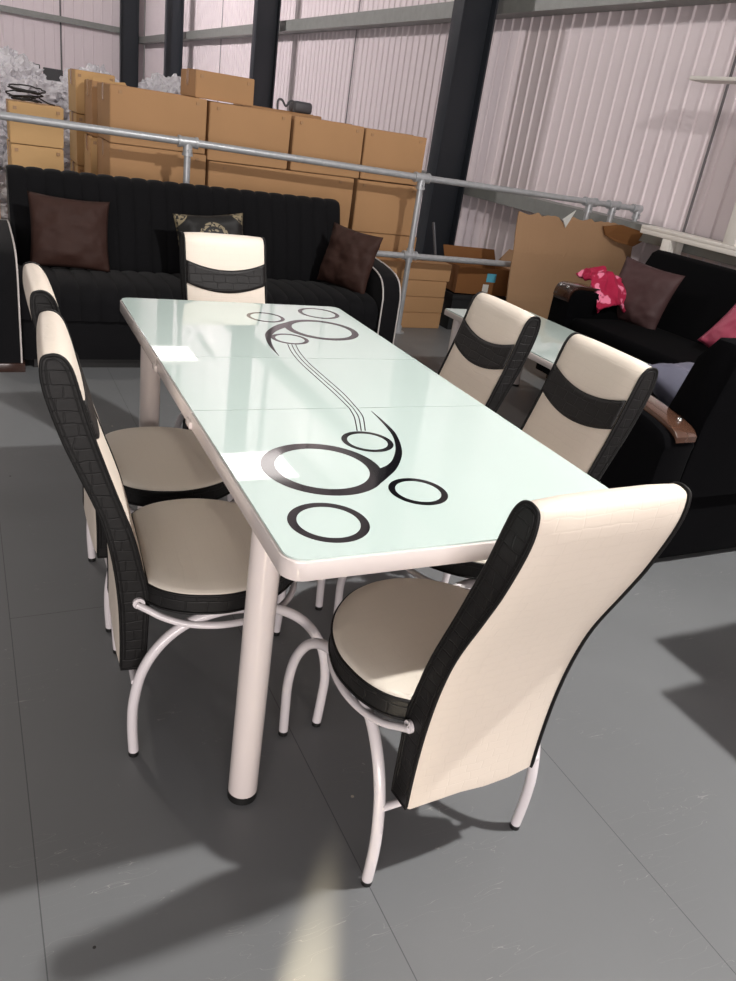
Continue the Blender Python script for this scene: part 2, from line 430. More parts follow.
ribbon([(.329, 1.015), (.331, 1.102), (.346, 1.189), (.37, 1.256), (.422, 1.329), (.483, 1.380), (.526, 1.406)],
       [(.330, 1.015), (.336, 1.069), (.350, 1.145), (.370, 1.207), (.402, 1.262), (.445, 1.307), (.468, 1.326)])
for k, (dx, o2) in enumerate(((0, 0), (.012, .001), (.024, 0))):
    L = [(.326+dx*.8, .485), (.354+dx*.9, .565), (.366+dx*.8, .6225)]
    ribbon(L, [(x+.0028, y) for x, y in L])
    L = [(.366+dx*.8, .6235), (.3685+dx, .72), (.368+dx, .85), (.3685+dx, .965), (.378+dx, 1.06), (.392+dx, 1.13)]
    ribbon(L, [(x+.0028, y) for x, y in L])
from_bm('printed_pattern', pb, M['print'], table)

# ---------------------------------------------------------------- dining chair
FRONT = [(-.187, .212), (-.184, .33), (-.184, .40), (-.196, .46), (-.218, .55), (-.256, .66), (-.295, .78), (-.315, .858)]
TOP = [(-.326, .892), (-.340, .909), (-.358, .912), (-.373, .900)]
BACK = [(-.371, .850), (-.345, .76), (-.318, .69), (-.278, .59), (-.256, .50), (-.243, .40), (-.238, .30), (-.238, .215)]
outl3 = catmull([(x, 0, z) for x, z in FRONT+TOP+BACK], 5)
OUT = [(v.x, v.z) for v in outl3]
def front_x(z):
    P = FRONT
    for (xa, za), (xb, zb) in zip(P, P[1:]):
        if za <= z <= zb: t = (z-za)/(zb-za); return xa+(xb-xa)*t
    return P[-1][0]
fr3 = catmull([(x, 0, z) for x, z in FRONT], 10)
def front_xs(z):
    for a, b in zip(fr3, fr3[1:]):
        if a.z <= z <= b.z and b.z > a.z: return a.x+(b.x-a.x)*(z-a.z)/(b.z-a.z)
    return front_x(z)
def inset(poly, d):
    n = len(poly); out = []
    for i in range(n):
        p0, p1, p2 = Vector(poly[i-1]), Vector(poly[i]), Vector(poly[(i+1) % n])
        t1 = (p1-p0).normalized() if (p1-p0).length > 1e-6 else Vector((1, 0)); t2 = (p2-p1).normalized() if (p2-p1).length > 1e-6 else t1
        n1 = Vector((-t1.y, t1.x)); n2 = Vector((-t2.y, t2.x)); nn = (n1+n2)
        nn = nn.normalized() if nn.length > 1e-4 else n1
        out.append(tuple(p1+nn*d))
    return out

def make_chair(label):
    ch = empty('dining_chair', label, 'chair', (0, 0, 0), 0, 'white and black dining chairs around the glass table')
    # upholstered back: cream shell with slightly domed skin
    bm = bmesh.new()
    ys = [-.147, -.142, -.09, -.03, .03, .09, .142, .147]
    rings = []
    for y in ys:
        k = 1-(abs(y)/.147)**4
        d = .004*k+ (0 if abs(y) < .146 else -.002)
        pl = inset(OUT, -d)
        rings.append([bm.verts.new((x, y, z+.004*math.sin(y*30)*(1 if z < .25 else 0))) for x, z in pl])
    n = len(OUT)
    for a, b in zip(rings, rings[1:]):
        for i in range(n): bm.faces.new((a[i], a[(i+1) % n], b[(i+1) % n], b[i]))
    bm.faces.new(rings[0]); bm.faces.new(rings[-1][::-1])
    back = from_bm('backrest', bm, M['cream'], ch, True, 60)
    for s in (-1, 1):
        prism('side_panel', inset(OUT, .0015), 'y', s*.1465, s*.1525, M['croc_side'], back)
        pip = inset(OUT, .0005)
        tube('piping', [(x, s*.1515, z) for x, z in pip], .0032, M['piping'], back, 8, True)
        pip = inset(OUT, .0085)
        tube('piping', [(x, s*.1525, z) for x, z in pip[2:-2]], .0016, M['piping'], back, 6)
    # wavy black band on the front
    bm = bmesh.new(); N = 24; rows = 7; G = []
    for i in range(N+1):
        y = -.1475+.295*i/N; u = y/.1475
        zt = .799+.029*u*u; zb = .723+.030*u*u
        G.append([bm.verts.new((front_xs(zb+(zt-zb)*j/rows)+.0056*(1 if abs(u) < .96 else .55), y, zb+(zt-zb)*j/rows)) for j in range(rows+1)])
    for i in range(N):
        for j in range(rows): bm.faces.new((G[i][j], G[i+1][j], G[i+1][j+1], G[i][j+1]))
    bnd = from_bm('band', bm, M['croc_band'], back, True)
    so = bnd.modifiers.new('thick', 'SOLIDIFY'); so.thickness = .003; so.offset = 0
    # seat
    hw = [(-.185, .150), (-.16, .178), (-.12, .2), (-.07, .211), (-.02, .212), (.04, .196), (.09, .168), (.13, .132), (.16, .09), (.178, .04)]
    o3 = catmull([(x, -w, 0) for x, w in hw]+[(.182, 0, 0)]+[(x, w, 0) for x, w in hw[::-1]], 4)
    SO = [(v.x, v.y*1.02) for v in o3]
    prism('seat_band', SO, 'z', .384, .427, M['croc_side'], ch)
    bm = bmesh.new(); cx = -.01; prev = None; n = len(SO)
    for sc, z in ((.995, .423), (1.0, .428), (.985, .434), (.94, .4375), (.8, .440), (.5, .442), (.2, .443)):
        r = [bm.verts.new((cx+(x-cx)*sc, y*sc, z)) for x, y in SO]
        if prev:
            for i in range(n): bm.faces.new((prev[i], prev[(i+1) % n], r[(i+1) % n], r[i]))
        else: bm.faces.new(r[::-1])
        prev = r
    bm.faces.new(prev)
    seat = from_bm('seat', bm, M['cream_seat'], ch, True)
    tube('piping', [(x, y, .4275) for x, y in SO], .0032, M['piping'], seat, 8, True)
    tube('piping', [(x, y, .3855) for x, y in SO], .003, M['piping'], seat, 8, True)
    prism('seat_board', [(cx+(x-cx)*.8, y*.74) for x, y in SO], 'z', .360, .385, M['black_plastic'], ch)
    # frame
    for s in (-1, 1):
        pts = [(-.212, .187, .012), (-.216, .188, .09), (-.213, .189, .16), (-.196, .188, .236), (-.158, .184, .298), (-.105, .178, .338), (-.04, .174, .357), (.03, .173, .360),
               (.10, .176, .348), (.163, .182, .307), (.207, .187, .237), (.225, .189, .155), (.225, .188, .08), (.222, .187, .012)]
        a = tube('leg_arch', [(x, s*y, z) for x, y, z in pts], .0115, M['white_tube'], ch, 14, False, 6)
        for x in (-.212, .222): tube('foot_pad', [(x, s*.187, 0), (x, s*.187, .013)], .0113, M['black_plastic'], a, 14)
    hp = [(-.208, .158, .385), (-.185, .164, .372), (-.15, .176, .355), (-.10, .188, .342), (-.03, .195, .337), (.05, .184, .338), (.11, .152, .341), (.150, .102, .343), (.168, .04, .344)]
    full = [(x, y, z) for x, y, z in hp]+[(x, -y, z) for x, y, z in hp[::-1]]
    br = tube('seat_hoop', full, .0078, M['white_tube'], ch, 12, False, 5)
    for s in (-1, 1):
        tube('bolt', [(-.203, s*.158, .386), (-.203, s*.1625, .386)], .005, M['bolt'], br, 8)
        bm = bmesh.new(); add_tube(bm, [(-.203, s*.1535, .386), (-.203, s*.160, .386)], .0125, 16); from_bm('end_plate', bm, M['white_tube'], br, True, 40)
    tube('crossbar', [(-.212, -.188, .205), (-.214, 0, .205), (-.212, .188, .205)], .008, M['white_tube'], ch, 10)
    tube('crossbar', [(.0, -.173, .357), (.0, .173, .357)], .008, M['white_tube'], ch, 10)
    return ch

proto = make_chair('dining chair at the near end of the table, its plain cream back towards the camera')
CH = [(.410, .188, 92.6, None),
      (.094, .610, -4.0, 'nearer of the two dining chairs on the left of the table, black side showing'),
      (.106, 1.095, -.7, 'farther dining chair on the left of the table, tucked by the far leg'),
      (.725, 1.050, 178.2, 'farther of the two dining chairs on the right side, backed by the coffee table'),
      (.730, .581, 178.1, 'nearer of the two dining chairs on the right side, in front of the walnut armrest'),
      (.461, 1.580, -87.3, 'dining chair at the far end of the table, standing before the long black sofa')]
for x, y, a, lab in CH:
    o = proto if lab is None else copy_tree(proto)
    o.location = (x, y, 0); o.rotation_euler = (0, 0, math.radians(a))
    if lab: o['label'] = lab

# ---------------------------------------------------------------- cushions
def pillow_bm(w, h, t, seed=0, N=26, wr=.008):
    bm = bmesh.new(); rows = []
    for side in (1, -1):
        g = []
        for i in range(N+1):
            r = []
            for j in range(N+1):
                u = -1+2*i/N; v = -1+2*j/N
                x = w/2*u*(1-.07*(1-v*v)*abs(u)); y = h/2*v*(1-.07*(1-u*u)*abs(v))
                f = max(0, (1-u**4)*(1-v**4))**.75*(1-.25*(u*u+v*v)/2)
                nz_ = noise.noise(Vector((u*2.5+seed, v*2.5, seed*3.1)))*wr*2+noise.noise(Vector((u*7+seed, v*7, seed)))*wr
                r.append(Vector((x, y, side*(t/2*f+nz_*(f > .02)))))
            g.append(r)
        rows.append(g)
    V = [[[None]*(N+1) for _ in range(N+1)] for _ in range(2)]
    for s in range(2):
        for i in range(N+1):
            for j in range(N+1):
                if s == 1 and (i in (0, N) or j in (0, N)): V[1][i][j] = V[0][i][j]
                else: V[s][i][j] = bm.verts.new(rows[s][i][j])
    for s in range(2):
        for i in range(N):
            for j in range(N):
                f = (V[s][i][j], V[s][i+1][j], V[s][i+1][j+1], V[s][i][j+1])
                bm.faces.new(f if s == 0 else f[::-1])
    return bm
def cushion(name, label, w, h, t, mat, loc, rot, seed, group=None):
    o = from_bm(name, pillow_bm(w, h, t, seed), mat, None, True)
    o.location = loc; o.rotation_euler = rot
    tag(o, label, 'cushion', group)
    return o

# ---------------------------------------------------------------- long sofa bed behind the table
S = empty('sofa', 'long black velvet sofa with channelled back and pale piping, standing before the railing', 'sofa', (.82, 3.5, 0))
sx = lambda x: x-.82
sy = lambda y: y-3.5
# channelled back
def channelled(name, x0, x1, n, prof_fn, mat, parent, depth=.009, K=8):
    """sheet of vertical channels: prof_fn(s) gives the (y,z) path points and normals"""
    path = prof_fn(); bm = bmesh.new(); cols = []
    for i in range(n*K+1):
        x = x0+(x1-x0)*i/(n*K); ph = (i % K)/K
        b = depth*math.sin(PI*ph)**.45 if ph > 0 else 0
        cols.append([bm.verts.new((x, y+ny*b, z+nz_*b)) for (y, z, ny, nz_) in path])
    for a, b in zip(cols, cols[1:]):
        for k in range(len(path)-1): bm.faces.new((a[k], a[k+1], b[k+1], b[k]))
    bm.faces.new(cols[0]); bm.faces.new(cols[-1][::-1])
    for c1, c2 in zip(cols, cols[1:]): bm.faces.new((c1[0], c2[0], c2[-1], c1[-1]))
    return from_bm(name, bm, mat, parent, True, 50)
def path_from(pts):
    P = catmull([(0, y, z) for y, z in pts], 4); out = []
    for i, p in enumerate(P):
        d = P[min(i+1, len(P)-1)]-P[max(i-1, 0)]; d.normalize()
        out.append((p.y, p.z, -d.z, d.y))
    return out
channelled('backrest', sx(-.172), sx(1.725), 21, lambda: path_from([(sy(3.66), .40), (sy(3.68), .50), (sy(3.73), .66), (sy(3.775), .80), (sy(3.80), .862), (sy(3.84), .882), (sy(3.89), .874), (sy(3.925), .84), (sy(3.93), .7), (sy(3.93), .40)]), M['velvet'], S)
channelled('seat', sx(-.175), sx(1.76), 21, lambda: path_from([(sy(3.70), .26), (sy(3.70), .385), (sy(3.60), .415), (sy(3.40), .43), (sy(3.22), .415), (sy(3.155), .37), (sy(3.15), .30), (sy(3.15), .26)][::-1]), M['velvet'], S, .009)
box('base', sx(-.17), sx(1.76), sy(3.165), sy(3.92), .05, .30, M['velvet'], S, .01)
box('plinth', sx(-.12), sx(1.70), sy(3.20), sy(3.88), 0, .05, M['black_plastic'], S, 0)
AP = [(3.13, .045), (3.13, .44), (3.15, .50), (3.19, .545), (3.26, .572), (3.4, .595), (3.7, .615), (3.86, .60), (3.88, .5), (3.88, .045)]
AS = [(v.x, v.y) for v in catmull([(sy(a), b, 0) for a, b in AP[1:-1]], 4)]
AS = [(sy(3.13), .045)]+AS+[(sy(3.88), .045)]
for x0, x1 in ((-.305, -.178), (1.765, 1.885)):
    ar = prism('armrest', AS, 'x', sx(x0), sx(x1), M['velvet'], S, bev=.006)
    for x in (x0+.003, x1-.003):
        tube('piping', [(sx(x), y-.002, z+.002) for y, z in AS[:-3]], .0045, M['white_piping'], ar, 8)
    box('foot', sx(x0-.01), sx(x1+.012), sy(3.12), sy(3.22), 0, .045, M['wood_dark'], ar, .004)

R = math.radians
cushion('cushion', 'dark brown satin cushion at the left end of the long black sofa', .41, .37, .12, M['brown_satin'], (.105, 3.57, .610), (R(74), R(3), R(4)), 1, None)
cushion('cushion', 'dark brown satin cushion leaning against the right armrest of the long sofa', .36, .36, .13, M['brown_satin'], (1.665, 3.44, .60), (R(76), R(4), R(-58)), 2, None)
def gold_mat():
    t = NT('black cloth with gold pattern'); b = t.b; co_ = t.coord()
    sp = t.node('ShaderNodeSeparateXYZ'); t.link(co_, sp.inputs[0])
    ax = t.math('DIVIDE', t.math('ABSOLUTE', sp.outputs[0]), .19); ay = t.math('DIVIDE', t.math('ABSOLUTE', sp.outputs[1]), .18)
    corner = t.math('GREATER_THAN', t.math('MULTIPLY', ax, ay), .62)
    yy = t.math('SUBTRACT', sp.outputs[1], .045)
    rr = t.math('SQRT', t.math('ADD', t.math('MULTIPLY', sp.outputs[0], sp.outputs[0]), t.math('MULTIPLY', yy, yy)))
    ringf = t.math('LESS_THAN', t.math('ABSOLUTE', t.math('SUBTRACT', rr, .075)), .011)
    ring2 = t.math('LESS_THAN', t.math('ABSOLUTE', t.math('SUBTRACT', rr, .045)), .006)
    edge = t.math('MULTIPLY', t.math('GREATER_THAN', t.math('MAXIMUM', ax, ay), .96), .5)
    nz = t.node('ShaderNodeTexNoise'); nz.inputs['Scale'].default_value = 60; t.link(co_, nz.inputs['Vector'])
    f = t.math('MAXIMUM', t.math('MAXIMUM', corner, ringf), t.math('MAXIMUM', ring2, edge))
    f = t.math('MULTIPLY', f, t.math('GREATER_THAN', nz.outputs[0], .46))
    t.link(t.mix(f, srgb(16, 15, 14), srgb(140, 128, 102)), b.inputs['Base Color']); b.inputs['Roughness'].default_value = .6
    return t.m
cushion('cushion', 'black cushion with dull gold patterned corners, behind the far end chair', .40, .37, .13, gold_mat(), (.845, 3.50, .60), (R(74), R(-5), R(2)), 5)

# ---------------------------------------------------------------- right hand sofa (faces the coffee table)
S3 = empty('sofa', 'black velvet sofa at the right with walnut arm ends, under the white shelf frame', 'sofa', (3.35, 2.1, 0))
def b3(n, x0, x1, y0, y1, z0, z1, m, bev=.02, rot=None, par=None):
    return box(n, x0-3.35, x1-3.35, y0-2.1, y1-2.1, z0, z1, m, par or S3, bev, 3, rot)
b3('base', 3.0, 3.9, 1.12, 3.02, .05, .30, M['velvet_dark'])
b3('seat', 2.98, 3.62, 1.20, 2.90, .30, .44, M['velvet_dark'], .04)
prism('backrest', [(.17, .40), (.39, .845), (.43, .865), (.50, .86), (.56, .82), (.58, .40)], 'y', 1.14-2.1, 3.12-2.1, M['velvet_dark'], S3, bev=.02)
A3 = catmull([(2.94, .05, 0), (2.94, .50, 0), (2.955, .57, 0), (3.0, .605, 0), (3.1, .60, 0), (3.4, .575, 0), (3.7, .57, 0), (3.78, .5, 0), (3.78, .05, 0)], 4)
A3 = [(2.94-3.35, .05)]+[(v.x-3.35, v.y) for v in A3[5:-5]]+[(3.78-3.35, .05)]
for y0, y1 in ((2.88, 3.06), (1.04, 1.20)):
    ar = prism('armrest', A3, 'y', y0-2.1, y1-2.1, M['velvet_dark'], S3, bev=.015)
    W3 = catmull([(2.93, .55, 0), (2.942, .60, 0), (2.985, .628, 0), (3.1, .625, 0), (3.4, .598, 0)], 5)
    lo = [(v.x-3.35, v.y) for v in W3]; up = [(v.x-3.35+.012, v.y-.022) for v in W3]
    if y0 < 2: continue
    wd = prism('wooden_cap', lo+up[::-1], 'y', y0-2.1+.015, y1-2.1-.015, M['wood_dark'], ar, bev=.003)
    for yy in (y0+.06, y1-.05):
        bm = bmesh.new(); bmesh.ops.create_uvsphere(bm, u_segments=12, v_segments=8, radius=.012)
        for v in bm.verts: v.co += Vector((2.948-3.35, yy-2.1, .612))
        from_bm('stud', bm, M['chrome'], wd, True)
b3('foot', 3.0, 3.08, 1.1, 1.18, 0, .05, M['wood_dark'], .004); b3('foot', 3.0, 3.08, 2.92, 3.0, 0, .05, M['wood_dark'], .004)
b3('foot', 3.8, 3.88, 1.1, 1.18, 0, .05, M['wood_dark'], .004); b3('foot', 3.8, 3.88, 2.92, 3.0, 0, .05, M['wood_dark'], .004)
cushion('cushion', 'plum satin cushion at the far end of the right sofa, beside the pink blanket', .42, .40, .13, M['plum_satin'], (3.45, 2.83, .61), (R(72), R(5), R(-72)), 3)
cushion('cushion', 'pink cushion at the right edge of the picture, on the right sofa', .40, .38, .13, M['pink_satin'], (3.47, 1.98, .59), (R(72), R(22), R(-78)), 4)
# blanket draped over the far arm
bm = bmesh.new(); NB = 40; g = []
for i in range(NB+1):
    row = []
    for j in range(NB+1):
        u = -1+2*i/NB; v = -1+2*j/NB
        n1 = noise.noise(Vector((u*2.2, v*2.2, 3)))*.045+noise.noise(Vector((u*4, v*4, 7)))*.02
        x = 3.27+u*.13+noise.noise(Vector((u*2, v*2, 11)))*.04
        y = 2.97-v*.15+noise.noise(Vector((v*2, u*2, 17)))*.03
        z = .665+.045*(1-u*u)+n1*.8
        if v > .1: z -= (v-.1)**1.3*.19
        row.append(bm.verts.new((x, y, z)))
    g.append(row)
for i in range(NB):
    for j in range(NB): bm.faces.new((g[i][j], g[i+1][j], g[i+1][j+1], g[i][j+1]))
bl = tag(from_bm('blanket', bm, M['blanket'], None, True), 'crumpled magenta blanket with pale pink pattern on the sofa arm', 'blanket')
so = bl.modifiers.new('thick', 'SOLIDIFY'); so.thickness = .02

# ---------------------------------------------------------------- armchair, back towards the camera
S4 = empty('armchair', 'black armchair seen from behind at the right edge, walnut strip on its arm', 'armchair', (2.2, 1.2, 0))
def b4(n, x0, x1, y0, y1, z0, z1, m, bev=.02, par=None):
    return box(n, x0-2.2, x1-2.2, y0-1.2, y1-1.2, z0, z1, m, par or S4, bev, 3)
b4('base', 1.70, 2.72, .83, 1.33, .02, .30, M['velvet_dark'])
b4('seat', 1.80, 2.62, .98, 1.36, .30, .45, M['velvet_dark'], .04)
prism('backrest', [(.80-1.2, .30), (.78-1.2, .60), (.735-1.2, .83), (.765-1.2, .88), (.84-1.2, .88), (.90-1.2, .80), (1.0-1.2, .42), (1.0-1.2, .30)], 'x', 1.80-2.2, 2.62-2.2, M['velvet_dark'], S4, bev=.015)
A4 = [(v.x-1.2, v.y) for v in catmull([(.80, .05, 0), (.79, .45, 0), (.785, .52, 0), (.83, .565, 0), (.95, .59, 0), (1.1, .60, 0), (1.25, .60, 0), (1.34, .58, 0), (1.37, .5, 0), (1.37, .05, 0)], 4)]
for x0, x1 in ((1.655, 1.80), (2.62, 2.765)):
    ar = prism('armrest', A4, 'x', x0-2.2, x1-2.2, M['velvet_dark'], S4, bev=.015)
    W4 = catmull([(.775, .555, 0), (.80, .575, 0), (.86, .593, 0), (.98, .612, 0), (1.1, .622, 0), (1.32, .622, 0)], 5)
    a = [(v.x-1.2, v.y) for v in W4]; b = [(v.x-1.2, v.y-.02) for v in W4]
    wd = prism('wooden_cap', a+b[::-1], 'x', x0-2.2+.03, x1-2.2-.02, M['wood_arm'], ar, bev=.003)
    bm = bmesh.new(); bmesh.ops.create_uvsphere(bm, u_segments=12, v_segments=8, radius=.01)
    for v in bm.verts: v.co += Vector(((x0+x1)/2-2.2+.02, .84-1.2, .592))
    from_bm('stud', bm, M['chrome'], wd, True)
for x in (1.72, 2.64):
    for y in (.85, 1.25): b4('foot', x, x+.06, y, y+.06, 0, .03, M['wood_dark'], .003)
cushion('cushion', 'slate grey cushion lying on the black armchair behind its walnut arm', .38, .36, .17, M['grey_satin'], (2.20, 1.17, .555), (R(20), R(4), R(8)), 6)

# ---------------------------------------------------------------- coffee table
CT = empty('coffee_table', 'low white coffee table with pale glass top in front of the right sofa', 'table', (2.39, 2.40, 0))
b = box('tabletop', -.31, .31, -.575, .54, .412, .444, M['white_rim'], CT, .004)
box('glass_panel', -.306, .306, -.571, .536, .4442, .4492, M['glass'], b, 0)
for x in (-.26, .26):
    for y in (-.46, .46):
        l = tube('leg', [(x, y, .012), (x, y, .412)], .024, M['white_rim'], CT, 20)
        tube('foot_pad', [(x, y, 0), (x, y, .013)], .026, M['black_plastic'], l, 20)
box('lower_rail', -.25, .25, -.46, -.43, .36, .412, M['white_rim'], CT, .002); box('lower_rail', -.25, .25, .43, .46, .36, .412, M['white_rim'], CT, .002)

# ---------------------------------------------------------------- unseen table added beyond the right frame edge to throw the stepped shadow
ST = empty('dining_table', 'plain white table with a leaf, added unseen beyond the right edge for its stepped shadow', 'table', (2.2, -.3, 0))
def bs(n, x0, x1, y0, y1, z0, z1, m='white_rim'): return box(n, x0-2.2, x1-2.2, y0+.3, y1+.3, z0, z1, M[m], ST, .004)
bs('tabletop', 1.618, 2.75, -.75, .222, .725, .75); bs('leaf', 1.468, 1.80, -.80, .066, .698, .722)  # both tops sized so their corners cast the two shadow steps
for x in (1.9, 2.65):
    for y in (-.6, .1): tube('leg', [(x-2.2, y+.3, 0), (x-2.2, y+.3, .725)], .03, M['white_rim'], ST, 20)

# ---------------------------------------------------------------- white shelf frame on the right
WF = empty('shelf_frame', 'white painted wooden shelf frame against the clad wall behind the right sofa', 'shelf', (4.15, 2.7, 0))
def bw(n, x0, x1, y0, y1, z0, z1): return box(n, x0-4.15, x1-4.15, y0-2.7, y1-2.7, z0, z1, M['white_paint'], WF, .004)
bw('lower_shelf', 4.14, 4.29, 1.4, 3.68, .938, .965); bw('front_rail', 4.14, 4.165, 1.4, 3.68, .905, .938)
bw('upper_shelf', 4.14, 4.29, 1.4, 3.62, 1.93, 1.955); bw('post', 4.14, 4.20, 3.36, 3.44, 0, .905)
bw('post', 4.14, 4.29, 2.82, 2.92, .965, 1.93); bw('post', 4.14, 4.20, 1.45, 1.53, 0, .905); bw('post', 4.22, 4.28, 3.36, 3.44, 0, .938); bw('post', 4.22, 4.28, 1.45, 1.53, 0, .938)

# ---------------------------------------------------------------- cardboard boxes
def carton(label, x0, x1, y0, y1, z0, z1, group=None, mat='card', rz=0, open_top=False, tape=True, jit=True):
    cx, cy = (x0+x1)/2, (y0+y1)/2
    e = empty('cardboard_box', label, 'box', (cx, cy, z0), rz, group)
    w, d, h = (x1-x0)/2, (y1-y0)/2, z1-z0
    bm = bmesh.new(); r = bmesh.ops.create_cube(bm, size=1)
    for v in bm.verts:
        j = (random.uniform(-.004, .004) if jit else 0)
        v.co = Vector((v.co.x*2*w+j, v.co.y*2*d+j, (v.co.z+.5)*h))
    bmesh.ops.subdivide_edges(bm, edges=bm.edges, cuts=6, use_grid_fill=True)
    for v in bm.verts:
        bul = .006*noise.noise(v.co*3+Vector((x0*7, z0*5, 0)))
        v.co.y += bul if v.co.y < 0 else -bul
    bmesh.ops.bevel(bm, geom=[ed for ed in bm.edges if ed.calc_face_angle(0) > 1.0], offset=.004, segments=2, affect='EDGES')
    body = from_bm('carton_body', bm, M[mat], e, True, 40)
    if tape:
        # tape runs over the lid seam and a little way down the two ends
        bm = bmesh.new(); add_box(bm, -w-.0035, w+.0035, -.028, .028, h, h+.0035)
        for s in (-1, 1): add_box(bm, s*(w+.001)-.0045, s*(w+.001)+.0045, -.028, .028, h-.09, h+.0035)
        for s in (-1, 1): add_box(bm, s*w*.8-.010, s*w*.8+.010, -d-.008, -d+.006, h-.040, h-.022)
        from_bm('packing_tape', bm, M['tape'], e)
    return e
G1 = 'large cartons stacked behind the railing'
F = 4.30
cols = ['leftmost', 'second', 'third', 'rightmost']
top = [(.42, .99), (1.012, 1.543), (1.562, 2.065), (2.085, 2.56)]
for i, (a, b) in enumerate(top):
    carton('%s large brown carton of the top row behind the railing' % cols[i], a, b, F+.01*(i % 2), F+.5, 1.0 if i else 1.03, 1.34-.008*i, G1)
carton('brown carton of the middle row, at its left end under the leftmost top carton', .42, 1.0, F, F+.5, .665, 1.026, G1)
carton('extra wide brown carton in the middle row above the sofa', 1.02, 2.035, F, F+.5, .66, .995, G1)
carton('brown carton of the middle row at its right end, left of the tall rail post', 2.062, 2.56, F-.01, F+.49, .652, .992, G1)
carton('brown carton below the middle row, seen between the brown cushion and the rail post', 2.05, 2.60, F-.005, F+.49, .488, .648, G1)
carton('brown carton on the floor behind the low stack of flat cartons', 2.06, 2.59, F-.005, F+.49, 0, .486, G1)
for a, b, n in ((.42, 1.0, 'left'), (1.02, 2.02, 'centre')):
    carton('brown carton under the %s of the middle row, hidden mostly by the sofa' % n, a, b, F, F+.5, .33, .655, G1)
    carton('bottom brown carton on the floor at the %s of the stack' % n, a, b, F, F+.5, 0, .325, G1)
names = ['lowest', 'second lowest', 'third', 'topmost']
for k in range(4):
    carton('%s flat carton in the low stack behind the foot of the rail post' % names[k], 2.24+.01*(k % 2), 2.85+(.02 if k == 3 else 0), 4.17, 4.28, .12*k+.001, .12*k+.119+(.008 if k == 3 else 0), 'flat cartons stacked by the rail post', tape=False)
carton('single carton sitting on top of the stacked cartons, in front of the dark column', .93, 1.30, 4.36, 4.75, 1.342, 1.495, None)
carton('carton in the row behind the stacks, carrying the grey metal frame', 1.45, 1.98, 4.86, 5.3, .95, 1.345, 'cartons in the second row')
carton('carton under the one with the grey metal frame', 1.45, 1.98, 4.86, 5.3, 0, .945, 'cartons in the second row')
# narrow cartons seen at the left end of the stacks
G2 = 'narrow cartons at the left end of the stacks'
carton('torn tall carton just left of the big stacks, its top edge ripped', .395, .63, 4.86, 5.20, 1.02, 1.345, G2, 'card')
carton('narrow carton under the ripped one at the left end of the stacks', .385, .62, 4.84, 5.20, .68, 1.015, G2, 'card_light')
carton('low narrow carton on the floor under the ripped one', .385, .62, 4.84, 5.2, 0, .675, G2, 'card_light')
carton('pale upright carton standing highest at the left end, edge on to the bags', .345, .60, 5.25, 5.7, 1.13, 1.395, G2, 'card_light')
carton('pale carton under the highest upright one at the left end', .35, .60, 5.25, 5.7, .80, 1.125, G2, 'card_light')
carton('pale carton low in the left end stack, seen right of the coil carton', .35, .60, 5.25, 5.7, .4, .795, G2, 'card_light')
carton('pale carton at the foot of the left end stack', .35, .60, 5.25, 5.7, 0, .395, G2, 'card_light')
G3 = 'pale cartons at the far left'
carton('pale carton at the far left carrying the black cable coil', -.10, .205, 4.70, 5.1, .935, 1.165, G3, 'card_light')
carton('pale carton under the one with the black cable coil', -.10, .20, 4.70, 5.1, .60, .93, G3, 'card_light')
carton('third pale carton down at the far left, behind the sofa back', -.11, .20, 4.70, 5.1, .3, .595, G3, 'card_light')
carton('lowest pale carton on the floor at the far left', -.11, .20, 4.70, 5.1, 0, .295, G3, 'card_light')
# ripped flap
bm = bmesh.new()
pts = [(.40, 1.345), (.41, 1.372), (.42, 1.360), (.47, 1.370), (.53, 1.355), (.60, 1.362), (.61, 1.345)]
A = [bm.verts.new((x, 4.868, z)) for x, z in pts]; B = [bm.verts.new((x, 4.874, z)) for x, z in pts]
bm.faces.new(A); bm.faces.new(B[::-1])
for i in range(len(pts)): bm.faces.new((A[i], A[(i+1) % len(pts)], B[(i+1) % len(pts)], B[i]))
o = from_bm('torn_flap', bm, M['card_light'])
for e in bpy.data.objects:
    if e.get('label', '').startswith('torn tall carton'):
        o.parent = e; o.matrix_parent_inverse = Matrix.Translation(-Vector(e.location))

# cable coil
bm = bmesh.new()
for k in range(7):
    c = Vector((.01+random.uniform(-.02, .03), 4.86+random.uniform(-.03, .03), 1.175+.011*k)); rr = random.uniform(.055, .085)
    tl = random.uniform(-.25, .25); pts = []
    for a in range(20):
        t_ = a*2*PI/20
        pts.append(c+Vector((rr*1.2*math.cos(t_)+random.uniform(-.006, .006), rr*math.sin(t_), max(-.003-.011*k, math.sin(t_+k)*rr*.3*abs(tl)*4)+.006*random.random())))
    add_tube(bm, catmull(pts, 3, True), .0045, 6, True)
add_tube(bm, catmull([(.08, 4.83, 1.2), (.11, 4.81, 1.185), (.14, 4.80, 1.175), (.17, 4.84, 1.172)], 4), .0045, 6)
tag(from_bm('cable_coil', bm, M['cable'], None, True), 'tangled black cable coil lying on the far left carton', 'cable')

# grey metal frame on second row
mf = empty('bracket', 'small grey metal bracket frame lying on the back row of cartons', 'bracket', (1.80, 5.05, 1.347))
tube('frame_tube', [(-.13, -.1, .0), (-.13, -.1, .06), (-.10, -.1, .065), (-.07, -.1, .03), (-.04, -.1, .065), (-.01, -.1, .06), (-.01, -.1, 0)], .008, M['dark_grey'], mf, 8, False, 4)
box('bracket_plate', -.01, .13, -.12, .02, .0, .075, M['dark_grey'], mf, .02, 3)

